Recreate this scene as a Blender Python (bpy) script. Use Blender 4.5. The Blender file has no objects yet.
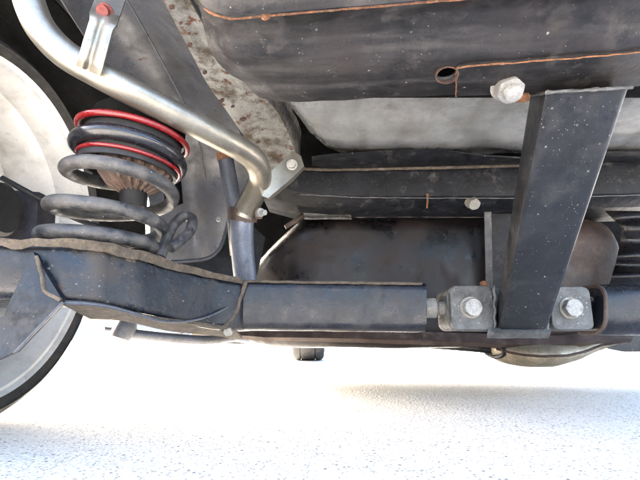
import bpy, bmesh, math, random
from mathutils import Vector, Matrix, noise
random.seed(7)
R = math.radians
sc = bpy.context.scene
C = sc.collection

# ------------------------------------------------------------------ camera, world, sun, exposure
CAM_H, PITCH, FPX = 0.135, R(12.5), 430.0
cam = bpy.data.cameras.new('camera'); co = bpy.data.objects.new('camera', cam); C.objects.link(co)
co.location = (0, 0, CAM_H); co.rotation_euler = (math.pi/2 + PITCH, 0, 0)
cam.sensor_width = 36; cam.lens = 36*FPX/640; cam.clip_start = 0.01; cam.clip_end = 2000
sc.camera = co
w = bpy.data.worlds.new('World'); sc.world = w; w.use_nodes = True
nt = w.node_tree
bg = nt.nodes['Background']; bg.inputs['Strength'].default_value = 0.15
sky = nt.nodes.new('ShaderNodeTexSky'); sky.sky_type = 'NISHITA'; sky.sun_disc = False
SUN_EL, SUN_AZ = 30, 300          # azimuth: degrees clockwise from +Y (straight ahead)
sky.sun_elevation = R(SUN_EL); sky.sun_rotation = R(SUN_AZ)
sky.dust_density = 7.0; sky.air_density = 1.0; sky.ozone_density = 1.0
nt.links.new(sky.outputs['Color'], bg.inputs['Color'])
sl = bpy.data.lights.new('sun', 'SUN'); so = bpy.data.objects.new('sun', sl); C.objects.link(so)
sl.energy = 3.5; sl.angle = R(8.0); sl.color = (1.0, .96, .9)
d = Vector((math.sin(R(SUN_AZ))*math.cos(R(SUN_EL)), math.cos(R(SUN_AZ))*math.cos(R(SUN_EL)), math.sin(R(SUN_EL))))
so.rotation_euler = (-d).to_track_quat('-Z', 'Y').to_euler(); so.location = (0, -3, 6)
sc.view_settings.view_transform = 'Standard'; sc.view_settings.look = 'None'
sc.view_settings.exposure = 4.15; sc.view_settings.gamma = 1; sc.view_settings.use_curve_mapping = False

# ------------------------------------------------------------------ helpers
CP, SP = math.cos(PITCH), math.sin(PITCH)
def P(px, py, Y):
    """point on the photo ray (640x480 pixels) at forward distance Y metres"""
    u = (px-320)/FPX; v = (240-py)/FPX
    t = Y/(CP - SP*v)
    return Vector((t*u, Y, CAM_H + t*(SP + CP*v)))
def scl(px, py, Y):            # metres per photo pixel there
    return Y/(CP - SP*(240-py)/FPX)/FPX

def thing(name, label, cat, loc=(0,0,0), group=None):
    o = bpy.data.objects.new(name, None); C.objects.link(o); o.location = loc; o.empty_display_size = .05
    o['label'] = label; o['category'] = cat
    if group: o['group'] = group
    return o
def wloc(o):
    v = Vector(o.location)
    return v
def obj(name, bm, mat, parent=None, smooth=True, angle=35):
    me = bpy.data.meshes.new(name)
    bmesh.ops.recalc_face_normals(bm, faces=bm.faces)
    bm.to_mesh(me); bm.free()
    o = bpy.data.objects.new(name, me); C.objects.link(o)
    me.materials.append(mat)
    if smooth:
        me.polygons.foreach_set('use_smooth', [True]*len(me.polygons))
        me.set_sharp_from_angle(angle=R(angle))
    if parent:
        o.parent = parent
        root = parent
        tr = Vector(root.location)
        while root.parent: root = root.parent; tr = Vector(root.location)
        if parent.type == 'EMPTY':
            o.matrix_parent_inverse = Matrix.Translation(-tr)
        # meshes sit at the world origin, so their children need no offset
    return o
def tag(o, label, cat, group=None):
    o['label'] = label; o['category'] = cat
    if group: o['group'] = group
    return o

def crom(pts, n=8):
    """Catmull-Rom through points (any dimension tuples)"""
    pts = [Vector(p) for p in pts]; out = []
    for i in range(len(pts)-1):
        p0 = pts[max(i-1,0)]; p1 = pts[i]; p2 = pts[i+1]; p3 = pts[min(i+2,len(pts)-1)]
        for k in range(n):
            t = k/n
            out.append(.5*((2*p1)+(p2-p0)*t+(2*p0-5*p1+4*p2-p3)*t*t+(3*p1-p0-3*p2+p3)*t**3))
    out.append(pts[-1]); return out
def add_tube(bm, pts, r, seg=16, caps=True, closed=False):
    n = len(pts); rs = r if isinstance(r, (list,tuple)) else [r]*n
    pts = [Vector(p) for p in pts]
    T = []
    for i in range(n):
        a = pts[(i-1)%n] if closed or i>0 else pts[0]; b = pts[(i+1)%n] if closed or i<n-1 else pts[-1]
        T.append((b-a).normalized())
    N = T[0].orthogonal().normalized(); rings = []
    for i in range(n):
        N = (N - T[i]*N.dot(T[i])).normalized(); B = T[i].cross(N)
        rings.append([bm.verts.new(pts[i] + rs[i]*(math.cos(a)*N + math.sin(a)*B)) for a in [2*math.pi*k/seg for k in range(seg)]])
    m = n if closed else n-1
    for i in range(m):
        A, Bq = rings[i], rings[(i+1)%n]
        off = 0
        if closed and i == n-1:      # twist match
            off = min(range(seg), key=lambda s: (A[0].co-Bq[s].co).length)
        for k in range(seg):
            bm.faces.new((A[k], A[(k+1)%seg], Bq[(k+1+off)%seg], Bq[(k+off)%seg]))
    if caps and not closed:
        bm.faces.new(rings[0]); bm.faces.new(rings[-1][::-1])
    return bm
def tube(pts, r, seg=16, **k): return add_tube(bmesh.new(), pts, r, seg, **k)
def add_loft(bm, loops, caps=True):
    rings = [[bm.verts.new(p) for p in L] for L in loops]; n = len(rings[0])
    for A, B in zip(rings, rings[1:]):
        for k in range(n): bm.faces.new((A[k], A[(k+1)%n], B[(k+1)%n], B[k]))
    if caps: bm.faces.new(rings[0]); bm.faces.new(rings[-1][::-1])
    return bm
def loft(loops, caps=True): return add_loft(bmesh.new(), loops, caps)
def sheet(rows, th, away=None):
    """grid of points -> sheet with thickness th on the side away from the camera"""
    bm = bmesh.new(); n = len(rows); m = len(rows[0])
    cam_p = Vector((0,0,CAM_H))
    def nrm(i, j):
        a = rows[max(i-1,0)][j]; b = rows[min(i+1,n-1)][j]; c = rows[i][max(j-1,0)]; e = rows[i][min(j+1,m-1)]
        v = (b-a).cross(e-c)
        if v.length < 1e-12: v = Vector((0,1,0))
        v.normalize()
        if v.dot(rows[i][j]-cam_p) < 0: v = -v
        return v
    F = [[bm.verts.new(p) for p in r] for r in rows]
    Bk = [[bm.verts.new(rows[i][j] + nrm(i,j)*th) for j in range(m)] for i in range(n)]
    for i in range(n-1):
        for j in range(m-1):
            bm.faces.new((F[i][j], F[i][j+1], F[i+1][j+1], F[i+1][j]))
            bm.faces.new((Bk[i][j], Bk[i+1][j], Bk[i+1][j+1], Bk[i][j+1]))
    for i in range(n-1):
        bm.faces.new((F[i][0], F[i+1][0], Bk[i+1][0], Bk[i][0])); bm.faces.new((F[i][-1], Bk[i][-1], Bk[i+1][-1], F[i+1][-1]))
    for j in range(m-1):
        bm.faces.new((F[0][j], Bk[0][j], Bk[0][j+1], F[0][j+1])); bm.faces.new((F[-1][j], F[-1][j+1], Bk[-1][j+1], Bk[-1][j]))
    return bm
def rrect(w, h, r, n=4):
    """rounded rectangle loop (2-D)"""
    out = []
    for cx, cy, a0 in ((w/2-r, h/2-r, 0), (-w/2+r, h/2-r, 90), (-w/2+r, -h/2+r, 180), (w/2-r, -h/2+r, 270)):
        for k in range(n+1):
            a = R(a0+90*k/n); out.append((cx+r*math.cos(a), cy+r*math.sin(a)))
    return out
def frame(axis, up=(0,0,1)):
    z = Vector(axis).normalized(); u = Vector(up)
    x = u.cross(z)
    if x.length < 1e-5: x = Vector((1,0,0)).cross(z)
    x.normalize(); y = z.cross(x); return x, y, z
def add_prism(bm, c, axis, prof, h, bev=0, up=(0,0,1)):
    """2-D profile (x,y) extruded by h along axis from c, edges at both ends chamfered by bev"""
    x, y, z = frame(axis, up); c = Vector(c)
    L = []
    st = [(0, bev), (bev, 0), (h-bev, 0), (h, bev)] if bev else [(0,0),(h,0)]
    mx = max(math.hypot(*p) for p in prof)
    for t, ins in st:
        s = 1-ins/mx
        L.append([c + z*t + x*(p[0]*s) + y*(p[1]*s) for p in prof])
    return add_loft(bm, L)
def prism(*a, **k): return add_prism(bmesh.new(), *a, **k)
def circ(r, n=24): return [(r*math.cos(2*math.pi*k/n), r*math.sin(2*math.pi*k/n)) for k in range(n)]
def hexp(af, rot=0): return [(af/1.732*math.cos(math.pi/3*k+rot), af/1.732*math.sin(math.pi/3*k+rot)) for k in range(6)]
def add_hex(bm, c, axis, af, h, rot=0):
    """hexagon bolt head with the round chamfer of a real one: hex body cut into a low cone"""
    x, y, z = frame(axis); c = Vector(c); n = 24
    def pr(k, s):
        a = 2*math.pi*k/n
        m = ((a-rot+math.pi/6) % (math.pi/3)) - math.pi/6
        rad = (af/2)/math.cos(math.pi/6 - abs(m)) if False else (af/2)/math.cos(((a-rot) % (math.pi/3)) - math.pi/6)
        return min(rad, s), a
    L = []
    for t, lim in ((0, af), (h*.80, af), (h*.93, af*.560), (h, af*.50)):
        L.append([c + z*t + x*(pr(k,lim)[0]*math.cos(pr(k,lim)[1])) + y*(pr(k,lim)[0]*math.sin(pr(k,lim)[1])) for k in range(n)])
    return add_loft(bm, L)
def lathe(prof, c, axis, seg=48, closed=False):
    """profile (radius, along) spun about axis through c"""
    bm = bmesh.new(); x, y, z = frame(axis); c = Vector(c)
    rings = [[bm.verts.new(c + z*h + r*(math.cos(a)*x + math.sin(a)*y)) for a in [2*math.pi*k/seg for k in range(seg)]] for r, h in prof]
    n = len(rings)
    for i in range(n if closed else n-1):
        A, B = rings[i], rings[(i+1)%n]
        for k in range(seg): bm.faces.new((A[k], A[(k+1)%seg], B[(k+1)%seg], B[k]))
    if not closed:
        bm.faces.new(rings[0]); bm.faces.new(rings[-1][::-1])
    return bm
def lerp(a, b, t): return a+(b-a)*t
def interp(xs, ys, x):
    if x <= xs[0]: return ys[0]
    for i in range(len(xs)-1):
        if x <= xs[i+1]: return lerp(ys[i], ys[i+1], (x-xs[i])/(xs[i+1]-xs[i]))
    return ys[-1]
def jitter(bm, amp, sc_=20):
    for v in bm.verts: v.co += noise.noise_vector(v.co*sc_)*amp
    return bm

# ------------------------------------------------------------------ materials
def mat(name, base, rough=.5, metal=0, mott=.25, mscale=14, dust=None, specks=None, rust=None, bump=.15, bscale=60, streak=None, spec=.5, rvar=.15, grain=.35, stain=None):
    m = bpy.data.materials.new(name); m.use_nodes = True
    t = m.node_tree; N = t.nodes; Lk = t.links; b = N['Principled BSDF']
    tc = N.new('ShaderNodeTexCoord')
    def nz(scale, detail=6, rough_=.6, vec=None):
        n = N.new('ShaderNodeTexNoise'); n.inputs['Scale'].default_value = scale; n.inputs['Detail'].default_value = detail
        n.inputs['Roughness'].default_value = rough_; Lk.new(vec or tc.outputs['Object'], n.inputs['Vector']); return n.outputs['Fac']
    def ramp(fac, a, bb, ca=(0,0,0,1), cb=(1,1,1,1)):
        r = N.new('ShaderNodeValToRGB'); r.color_ramp.elements[0].position = a; r.color_ramp.elements[1].position = bb
        r.color_ramp.elements[0].color = ca; r.color_ramp.elements[1].color = cb; Lk.new(fac, r.inputs[0]); return r.outputs[0]
    def mix(fac, a, bb):
        x = N.new('ShaderNodeMix'); x.data_type = 'RGBA'
        if hasattr(fac, 'is_linked'): Lk.new(fac, x.inputs[0])
        else: x.inputs[0].default_value = fac
        for s, v in ((6, a), (7, bb)):
            if hasattr(v, 'is_linked'): Lk.new(v, x.inputs[s])
            else: x.inputs[s].default_value = (*v, 1)
        return x.outputs[2]
    dk = tuple(c*(1-mott) for c in base); lt = tuple(min(1, c*(1+mott)) for c in base)
    col = ramp(nz(mscale, 9, .7), .36, .64, (*dk,1), (*lt,1))
    if grain:                                    # fine salt-and-pepper grain of old paint
        gq = ramp(nz(bscale*3.5, 4, .7), .34, .66, (1-grain,1-grain,1-grain,1), (1+grain,1+grain,1+grain,1))
        gm = N.new('ShaderNodeMix'); gm.data_type = 'RGBA'; gm.blend_type = 'MULTIPLY'; gm.inputs[0].default_value = 1
        Lk.new(col, gm.inputs[6]); Lk.new(gq, gm.inputs[7]); col = gm.outputs[2]
    fine = nz(bscale, 5, .6)
    rg = N.new('ShaderNodeMapRange'); Lk.new(nz(mscale*2.2, 6), rg.inputs[0])
    rg.inputs[1].default_value = .3; rg.inputs[2].default_value = .7
    rg.inputs[3].default_value = max(.05, rough-rvar); rg.inputs[4].default_value = min(1, rough+rvar)
    rough_out = rg.outputs[0]; metal_out = None
    masks = []
    if streak:
        mp = N.new('ShaderNodeMapping'); mp.inputs['Scale'].default_value = streak[2]; Lk.new(tc.outputs['Object'], mp.inputs[0])
        f = ramp(nz(1, 6, .6, mp.outputs[0]), .5, .8)
        mm = N.new('ShaderNodeMath'); mm.operation = 'MULTIPLY'; Lk.new(f, mm.inputs[0]); mm.inputs[1].default_value = streak[1]
        col = mix(mm.outputs[0], col, streak[0])
    if dust:
        c_, lo, hi, s_ = dust
        f = ramp(nz(s_, 9, .7), lo, hi); col = mix(f, col, c_); masks.append(f)
    if stain:
        c_, lo, hi, s_ = stain
        col = mix(ramp(nz(s_, 7, .6), lo, hi), col, c_)
    if specks:
      for c_, s_, th, dens in (specks, (tuple(q*.7 for q in specks[0]), specks[1]*2.3, specks[2]*1.1, specks[3]-.10)):
          v = N.new('ShaderNodeTexVoronoi'); v.inputs['Scale'].default_value = s_; Lk.new(tc.outputs['Object'], v.inputs['Vector'])
          f1 = ramp(v.outputs['Distance'], th*.6, th, (1,1,1,1), (0,0,0,1))
          f2 = ramp(v.outputs['Color'], dens, dens+.02, (0,0,0,1), (1,1,1,1))
          m0 = N.new('ShaderNodeMath'); m0.operation = 'MULTIPLY'; Lk.new(f1, m0.inputs[0]); Lk.new(f2, m0.inputs[1])
          mm = N.new('ShaderNodeMath'); mm.operation = 'MULTIPLY'; Lk.new(m0.outputs[0], mm.inputs[0]); Lk.new(ramp(nz(s_*.11, 3, .5), .42, .62), mm.inputs[1])
          col = mix(mm.outputs[0], col, c_); masks.append(mm.outputs[0])
    if rust:
        lo, hi, s_ = rust[:3]
        rc = ramp(nz(s_*3, 6, .7), .35, .65, (.022,.009,.005,1), (.11,.043,.016,1))
        f = ramp(nz(s_, 10, .72), lo, hi); col = mix(f, col, rc); masks.append(f)
    Lk.new(col, b.inputs['Base Color'])
    if masks:
        acc = masks[0]
        for q in masks[1:]:
            mx = N.new('ShaderNodeMath'); mx.operation = 'MAXIMUM'; Lk.new(acc, mx.inputs[0]); Lk.new(q, mx.inputs[1]); acc = mx.outputs[0]
        rr = N.new('ShaderNodeMapRange'); Lk.new(acc, rr.inputs[0]); Lk.new(rough_out, rr.inputs[3]); rr.inputs[4].default_value = .9
        rough_out = rr.outputs[0]
        if metal:
            mr = N.new('ShaderNodeMapRange'); Lk.new(acc, mr.inputs[0]); mr.inputs[3].default_value = metal; mr.inputs[4].default_value = 0
            Lk.new(mr.outputs[0], b.inputs['Metallic'])
    elif metal: b.inputs['Metallic'].default_value = metal
    Lk.new(rough_out, b.inputs['Roughness'])
    b.inputs['Specular IOR Level'].default_value = spec
    if bump:
        bp = N.new('ShaderNodeBump'); bp.inputs['Strength'].default_value = bump; bp.inputs['Distance'].default_value = .002
        if masks:
            ad = N.new('ShaderNodeMath'); ad.operation = 'ADD'; Lk.new(fine, ad.inputs[0]); Lk.new(acc, ad.inputs[1]); fine = ad.outputs[0]
        Lk.new(fine, bp.inputs['Height']); Lk.new(bp.outputs[0], b.inputs['Normal'])
    return m

M = {}
M['hitch'] = mat('chalky_black_steel', (.0125,.0118,.0125), .46, 0, .55, 18, stain=((.0155,.0115,.0108), .48, .68, 9), dust=((.052,.048,.046), .54, .78, 26), specks=((.17,.165,.16), 110, .17, .74), rust=(.64,.72,30), bump=.25, bscale=160, spec=.3, streak=((.085,.080,.078), .5, (4,40,40)))
M['blackpaint'] = mat('black_painted_steel', (.0075,.0082,.0105), .40, 0, .4, 14, dust=((.030,.030,.032), .50, .85, 26), specks=((.20,.20,.195), 130, .19, .66), bump=.15, bscale=200, spec=.28)
M['axle'] = mat('dusty_dark_blue_black_paint', (.0075,.0086,.0125), .32, 0, .5, 18, dust=((.046,.037,.028), .50, .76, 18), specks=((.17,.165,.15), 110, .18, .72), rust=(.65,.72,24), bump=.25, bscale=150, spec=.36, stain=((.0025,.0025,.003), .57, .63, 17))
M['dirtlip'] = mat('dirt_caked_flange', (.055,.041,.028), .85, 0, .45, 60, dust=((.115,.092,.064), .52, .68, 70), rust=(.62,.70,50), bump=.6, bscale=220)
M['rust'] = mat('orange_brown_rust', (.125,.050,.020), .88, 0, .5, 120, dust=((.21,.125,.065), .52, .66, 200), bump=.7, bscale=350)
M['darkrust'] = mat('dark_red_brown_rust', (.035,.015,.010), .8, 0, .5, 90, dust=((.09,.045,.025), .56, .7, 120), bump=.6, bscale=250)
M['redbolt'] = mat('red_rusty_bolt', (.085,.010,.007), .7, 0, .4, 90, dust=((.12,.05,.025), .58, .7, 150), bump=.5, bscale=300)
M['pipe'] = mat('dull_champagne_stainless', (.25,.228,.19), .40, .9, .18, 20, dust=((.22,.17,.12), .62, .85, 40), specks=((.10,.07,.05), 70, .14, .90), bump=.05, bscale=120, rvar=.08, grain=.10)
M['pipegrey'] = mat('blued_grey_steel_pipe', (.10,.115,.15), .42, .4, .25, 25, dust=((.16,.12,.09), .60, .8, 40), bump=.1, bscale=150)
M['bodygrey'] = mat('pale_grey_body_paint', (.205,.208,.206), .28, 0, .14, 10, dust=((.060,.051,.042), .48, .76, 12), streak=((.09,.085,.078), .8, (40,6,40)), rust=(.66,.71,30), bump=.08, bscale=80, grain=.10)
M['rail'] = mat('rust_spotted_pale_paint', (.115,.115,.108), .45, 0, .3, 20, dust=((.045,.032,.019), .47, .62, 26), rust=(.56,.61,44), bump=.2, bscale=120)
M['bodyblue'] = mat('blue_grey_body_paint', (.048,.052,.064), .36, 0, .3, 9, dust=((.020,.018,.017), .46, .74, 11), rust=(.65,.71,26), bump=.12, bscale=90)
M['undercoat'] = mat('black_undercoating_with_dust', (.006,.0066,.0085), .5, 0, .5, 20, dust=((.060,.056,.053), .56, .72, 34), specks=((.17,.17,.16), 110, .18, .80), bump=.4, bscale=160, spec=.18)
M['tank'] = mat('brown_black_tank_coating', (.0045,.0038,.0044), .28, .0, .5, 9, dust=((.016,.0095,.008), .45, .72, 8), specks=((.16,.13,.11), 60, .12, .93), bump=.12, bscale=70, rvar=.1, spec=.30)
M['tanlip'] = mat('rusty_brown_underside', (.036,.021,.015), .6, 0, .35, 14, dust=((.095,.070,.050), .5, .75, 30), bump=.3, bscale=120)
M['muffler'] = mat('tan_scorched_steel', (.30,.25,.175), .48, .5, .3, 18, dust=((.17,.13,.08), .50, .72, 22), bump=.15, bscale=90)
M['zinc'] = mat('pale_zinc', (.20,.198,.19), .45, .3, .15, 60, dust=((.10,.09,.078), .52, .70, 90), bump=.2, bscale=250)
M['zincgrey'] = mat('dull_zinc', (.20,.19,.17), .5, .4, .2, 60, dust=((.17,.14,.10), .50, .70, 80), bump=.25, bscale=250)
M['bracket'] = mat('scuffed_grey_bracket', (.055,.055,.053), .5, .2, .45, 40, dust=((.17,.165,.15), .54, .72, 45), specks=((.26,.25,.24), 140, .25, .76), rust=(.68,.74,40), bump=.4, bscale=260)
M['spring'] = mat('worn_black_spring_coating', (.018,.0185,.021), .42, 0, .3, 40, dust=((.085,.078,.07), .43, .70, 48), specks=((.36,.35,.33), 160, .2, .84), bump=.3, bscale=300)
M['springblk'] = mat('glossy_black_coating', (.008,.008,.010), .24, 0, .3, 30, dust=((.05,.05,.05), .66, .9, 60), bump=.08, bscale=200)
M['red'] = mat('bright_red_plastic', (.115,.003,.004), .32, 0, .15, 40, dust=((.10,.02,.02), .62, .85, 60), bump=.05, bscale=200)
M['rubber'] = mat('black_rubber', (.008,.008,.009), .6, 0, .3, 30, dust=((.03,.028,.026), .55, .8, 40), bump=.2, bscale=200, spec=.3)
M['boot'] = mat('brown_dusty_rubber', (.085,.052,.038), .75, 0, .3, 60, dust=((.20,.15,.11), .5, .75, 80), bump=.3, bscale=200)
M['tyre'] = mat('tyre_rubber', (.014,.0135,.013), .75, 0, .3, 40, dust=((.06,.05,.04), .52, .78, 30), bump=.25, bscale=160)
M['rim'] = mat('silver_white_wheel_paint', (.50,.50,.49), .38, .1, .10, 8, dust=((.22,.20,.175), .50, .80, 9), bump=.05, bscale=60, grain=.04)
M['hub'] = mat('dark_blue_grey_brake_casting', (.012,.012,.020), .6, .1, .35, 30, dust=((.04,.03,.022), .56, .75, 40), bump=.4, bscale=150)
M['liner'] = mat('black_liner_and_cavity_shade', (.0035,.0035,.0035), .9, 0, .4, 20, dust=((.008,.008,.007), .5, .8, 30), bump=.5, bscale=120, spec=.06)  # on the added slabs and hole backing this black stands for cavity shade
M['paleblue'] = mat('pale_blue_plastic', (.11,.15,.21), .45, 0, .12, 10, bump=.05)
M['oldwhite'] = mat('dusty_pale_metal', (.20,.205,.215), .5, 0, .2, 16, dust=((.13,.12,.105), .5, .75, 20), bump=.1)

# ground
def ground_mat():
    m = bpy.data.materials.new('pale_worn_asphalt'); m.use_nodes = True
    t = m.node_tree; N = t.nodes; L = t.links; b = N['Principled BSDF']
    tc = N.new('ShaderNodeTexCoord')
    def vor(s, feat='F1'):
        v = N.new('ShaderNodeTexVoronoi'); v.inputs['Scale'].default_value = s; v.feature = feat; L.new(tc.outputs['Object'], v.inputs['Vector']); return v
    def ramp(f, st):
        r = N.new('ShaderNodeValToRGB')
        while len(r.color_ramp.elements) < len(st): r.color_ramp.elements.new(.5)
        for e, (p, c) in zip(r.color_ramp.elements, st): e.position = p; e.color = (c[0], c[1], c[2], 1)
        L.new(f, r.inputs[0]); return r.outputs[0]
    def nz(s, d=6):
        n = N.new('ShaderNodeTexNoise'); n.inputs['Scale'].default_value = s; n.inputs['Detail'].default_value = d; L.new(tc.outputs['Object'], n.inputs['Vector']); return n.outputs['Fac']
    v1 = vor(300); v2 = vor(215)
    g = ramp(v1.outputs['Color'], [(0,(.56,.535,.50)), (.5,(.64,.615,.575)), (1,(.70,.675,.635))])
    # dark aggregate stones scattered singly among the pale ones, in two sizes
    acc = None
    for sc_, rad, dens in ((150, .34, .62), (260, .38, .55)):
        v = vor(sc_)
        dot = ramp(v.outputs['Distance'], [(rad*.7,(1,1,1)), (rad*1.15,(0,0,0))])
        pick = ramp(v.outputs['Color'], [(dens,(0,0,0)), (dens+.25,(1,1,1))])
        mu = N.new('ShaderNodeMath'); mu.operation = 'MULTIPLY'; L.new(dot, mu.inputs[0]); L.new(pick, mu.inputs[1])
        if acc is None: acc = mu.outputs[0]
        else:
            q = N.new('ShaderNodeMath'); q.operation = 'MAXIMUM'; L.new(acc, q.inputs[0]); L.new(mu.outputs[0], q.inputs[1]); acc = q.outputs[0]
    mx = N.new('ShaderNodeMix'); mx.data_type = 'RGBA'; L.new(acc, mx.inputs[0]); L.new(g, mx.inputs[6]); mx.inputs[7].default_value = (.10,.094,.087,1)
    L.new(mx.outputs[2], b.inputs['Base Color']); b.inputs['Roughness'].default_value = .9
    bp = N.new('ShaderNodeBump'); bp.invert = True; bp.inputs['Strength'].default_value = .6; bp.inputs['Distance'].default_value = .003
    L.new(v2.outputs['Distance'], bp.inputs['Height']); L.new(bp.outputs[0], b.inputs['Normal'])
    return m
bm = bmesh.new()
bmesh.ops.create_grid(bm, x_segments=40, y_segments=40, size=400)
g = obj('ground', bm, ground_mat(), smooth=False); g['kind'] = 'structure'

# ------------------------------------------------------------------ car body (pale painted shell seen from below)
body = thing('car_body', 'pale grey painted car underbody with rust spots around the frame rail', 'car body', (0, .9, .3))
# trunk floor: bulged pan, rows run from near (top of picture) to far
rows = []
NR, NC = 26, 60
for i in range(NR+1):
    t = i/NR
    py = lerp(60, 168, t); Y = lerp(.50, .87, t**1.1)
    L = interp([60,80,100,130,150,168], [225,250,272,298,312,328], py)
    r = []
    for j in range(NC+1):
        px = lerp(L, 760, (j/NC)**1.15)
        p = P(px, py, Y)
        # pressed ribs and the rounded edge of the spare-wheel well
        e = (px-L)
        p.z -= .007*math.exp(-((px-390)/60)**2 - ((py-122)/14)**2)
        p.z += .006*math.exp(-((px-445-(py-120)*1.4)/22)**2) + .004*noise.noise(p*9) + .0015*noise.noise(p*28)
        p.z -= .006*math.exp(-((px-520)/80)**2 - ((py-135)/20)**2)
        p.z += .03*math.exp(-(e/12)**2)
        p.z += .030*max(0,(py-148)/20)
        r.append(p)
    rows.append(r)
obj('trunk_floor', sheet(rows, .004), M['bodygrey'], body, angle=80)
# dark undercoated step at the front edge of the pan
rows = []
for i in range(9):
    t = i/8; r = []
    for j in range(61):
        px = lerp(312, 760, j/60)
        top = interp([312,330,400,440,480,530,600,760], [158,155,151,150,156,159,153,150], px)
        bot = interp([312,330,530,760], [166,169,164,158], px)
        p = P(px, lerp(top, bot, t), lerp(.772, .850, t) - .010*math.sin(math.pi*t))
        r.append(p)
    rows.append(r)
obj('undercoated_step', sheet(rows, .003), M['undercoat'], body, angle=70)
fl = crom([P(300,168,.850), P(318,169.5,.853), P(400,168.5,.853), P(530,165,.853), P(640,158,.853), P(760,150,.853)], 14)
obj('floor_flange', jitter(tube(fl, .0035, 8), .0008, 60), M['dirtlip'], body)
# cross rail: dark box with ribbed lower edge
def rail_loop(px):
    yt = interp([262,300,330,530,640,760], [168,170,170,167,160,154], px)
    yb = interp([262,300,330,530,640,760], [184,193,197,197,194,190], px)
    yu = interp([262,300,330,530,640,760], [196,206,209,209,207,203], px)
    a = P(px, yt, .865); b = P(px, yb, .868); c = P(px, yu, .905)
    return [a, lerp(a,b,.5)+Vector((0,-.002,0)), b+Vector((0,0,.003)), b+Vector((0,.003,0)), lerp(b,c,.5), c, Vector((c.x, 1.05, c.z+.005)), Vector((a.x, 1.05, a.z+.02))]
obj('cross_rail', loft([rail_loop(lerp(262, 760, j/50)) for j in range(51)]), M['undercoat'], body, angle=25)
sm = crom([P(427,194,.862), P(427.5,199,.868), P(427,207.5,.897)], 6)
obj('rail_seam', jitter(tube(sm, [.0018+.0012*random.random() for _ in sm], 8), .0006, 150), M['rust'], body)
rl = crom([P(300,194.5,.862), P(360,197.5,.8635), P(427,198,.8635), P(530,198,.8635), P(640,195,.862)], 14)
obj('rail_ridge', jitter(tube(rl, .0010, 6), .0012, 60), M['bracket'], body)
nb = bmesh.new(); c = P(472, 202, .880)
add_hex(nb, c, (.05,-.75,-.6), .023, .016, .3); add_prism(nb, c+Vector((0,.004,.003)), (.05,-.75,-.6), circ(.015), .005)
obj('rail_bolt', nb, M['zincgrey'], body)
# frame rail running forward, pale with rust spots
def rsec(px0, px1, py, Y, dz=.05):
    a = P(px0, py, Y); b = P(px1, py+3, Y)
    m = lerp(a,b,.5)
    return [a, lerp(a,b,.25)+Vector((0,0,-.003)), lerp(a,b,.5)+Vector((0,0,.001)), lerp(a,b,.75)+Vector((0,0,-.003)), b, b+Vector((.004,0,.09)), a+Vector((-.004,0,.09))]
S = [(140,186,-40,.37),(150,196,-20,.40),(164,209,2,.44),(176,214,25,.48),(192,230,55,.54),(208,255,85,.61),(226,278,110,.67),(246,292,140,.76),(256,298,160,.82),(262,299,170,.85)]
S2 = crom([Vector((a,b,c)) for a,b,c,dd in S], 4); D2 = [interp(list(range(len(S))), [s[3] for s in S], i/4) for i in range(len(S2))]
obj('frame_rail', loft([rsec(v[0], v[1], v[2], dd) for v, dd in zip(S2, D2)]), M['rail'], body, angle=30)
# seam sealer line along the rail
ln = crom([P(186,-10,.415), P(200,15,.452), P(212,34,.492), P(228,58,.538)], 8)
obj('rail_gap', tube(ln, .0022, 6), M['rubber'], body)
# rust-rimmed holes in the rail
for hx, hy, hY, hr in ((190,42,.506,.0045),(172,4,.436,.0045),(222,98,.63,.006),(243,117,.69,.0065),(233,104,.65,.004),(205,70,.575,.004),(258,140,.755,.005),(181,20,.465,.003)):
    cpt = P(hx, hy, hY)
    pr_ = [((.75+.35*noise.noise(Vector((k*.9, hx, hy))))*hr*1.25*math.cos(2*math.pi*k/18), (.75+.5*noise.noise(Vector((hy, k*.9, hx))))*hr*.8*math.sin(2*math.pi*k/18)) for k in range(18)]
    hb = prism(cpt+Vector((0,0,-.0038)), (0,-.25,-.97), pr_, .0012, up=(.6,.8,0))
    obj('plug', hb, M['darkrust'], body)
# wheelhouse wall, curved, blue-grey
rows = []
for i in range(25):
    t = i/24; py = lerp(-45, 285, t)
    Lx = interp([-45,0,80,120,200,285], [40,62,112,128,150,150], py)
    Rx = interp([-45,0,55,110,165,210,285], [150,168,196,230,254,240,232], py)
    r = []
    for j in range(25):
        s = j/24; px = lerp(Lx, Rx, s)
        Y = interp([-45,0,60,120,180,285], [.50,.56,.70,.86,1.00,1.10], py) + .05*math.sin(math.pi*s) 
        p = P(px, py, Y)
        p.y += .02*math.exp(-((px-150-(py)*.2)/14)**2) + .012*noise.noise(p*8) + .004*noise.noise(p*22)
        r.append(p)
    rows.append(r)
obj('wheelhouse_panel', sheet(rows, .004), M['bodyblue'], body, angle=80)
# pressed seam of the wheelhouse
ln = crom([P(120,-12,.545), P(150,40,.655), P(176,88,.765), P(196,130,.87), P(206,180,.97)], 8)
obj('panel_seam', tube(ln, .0022, 8), M['bodyblue'], body)
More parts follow.
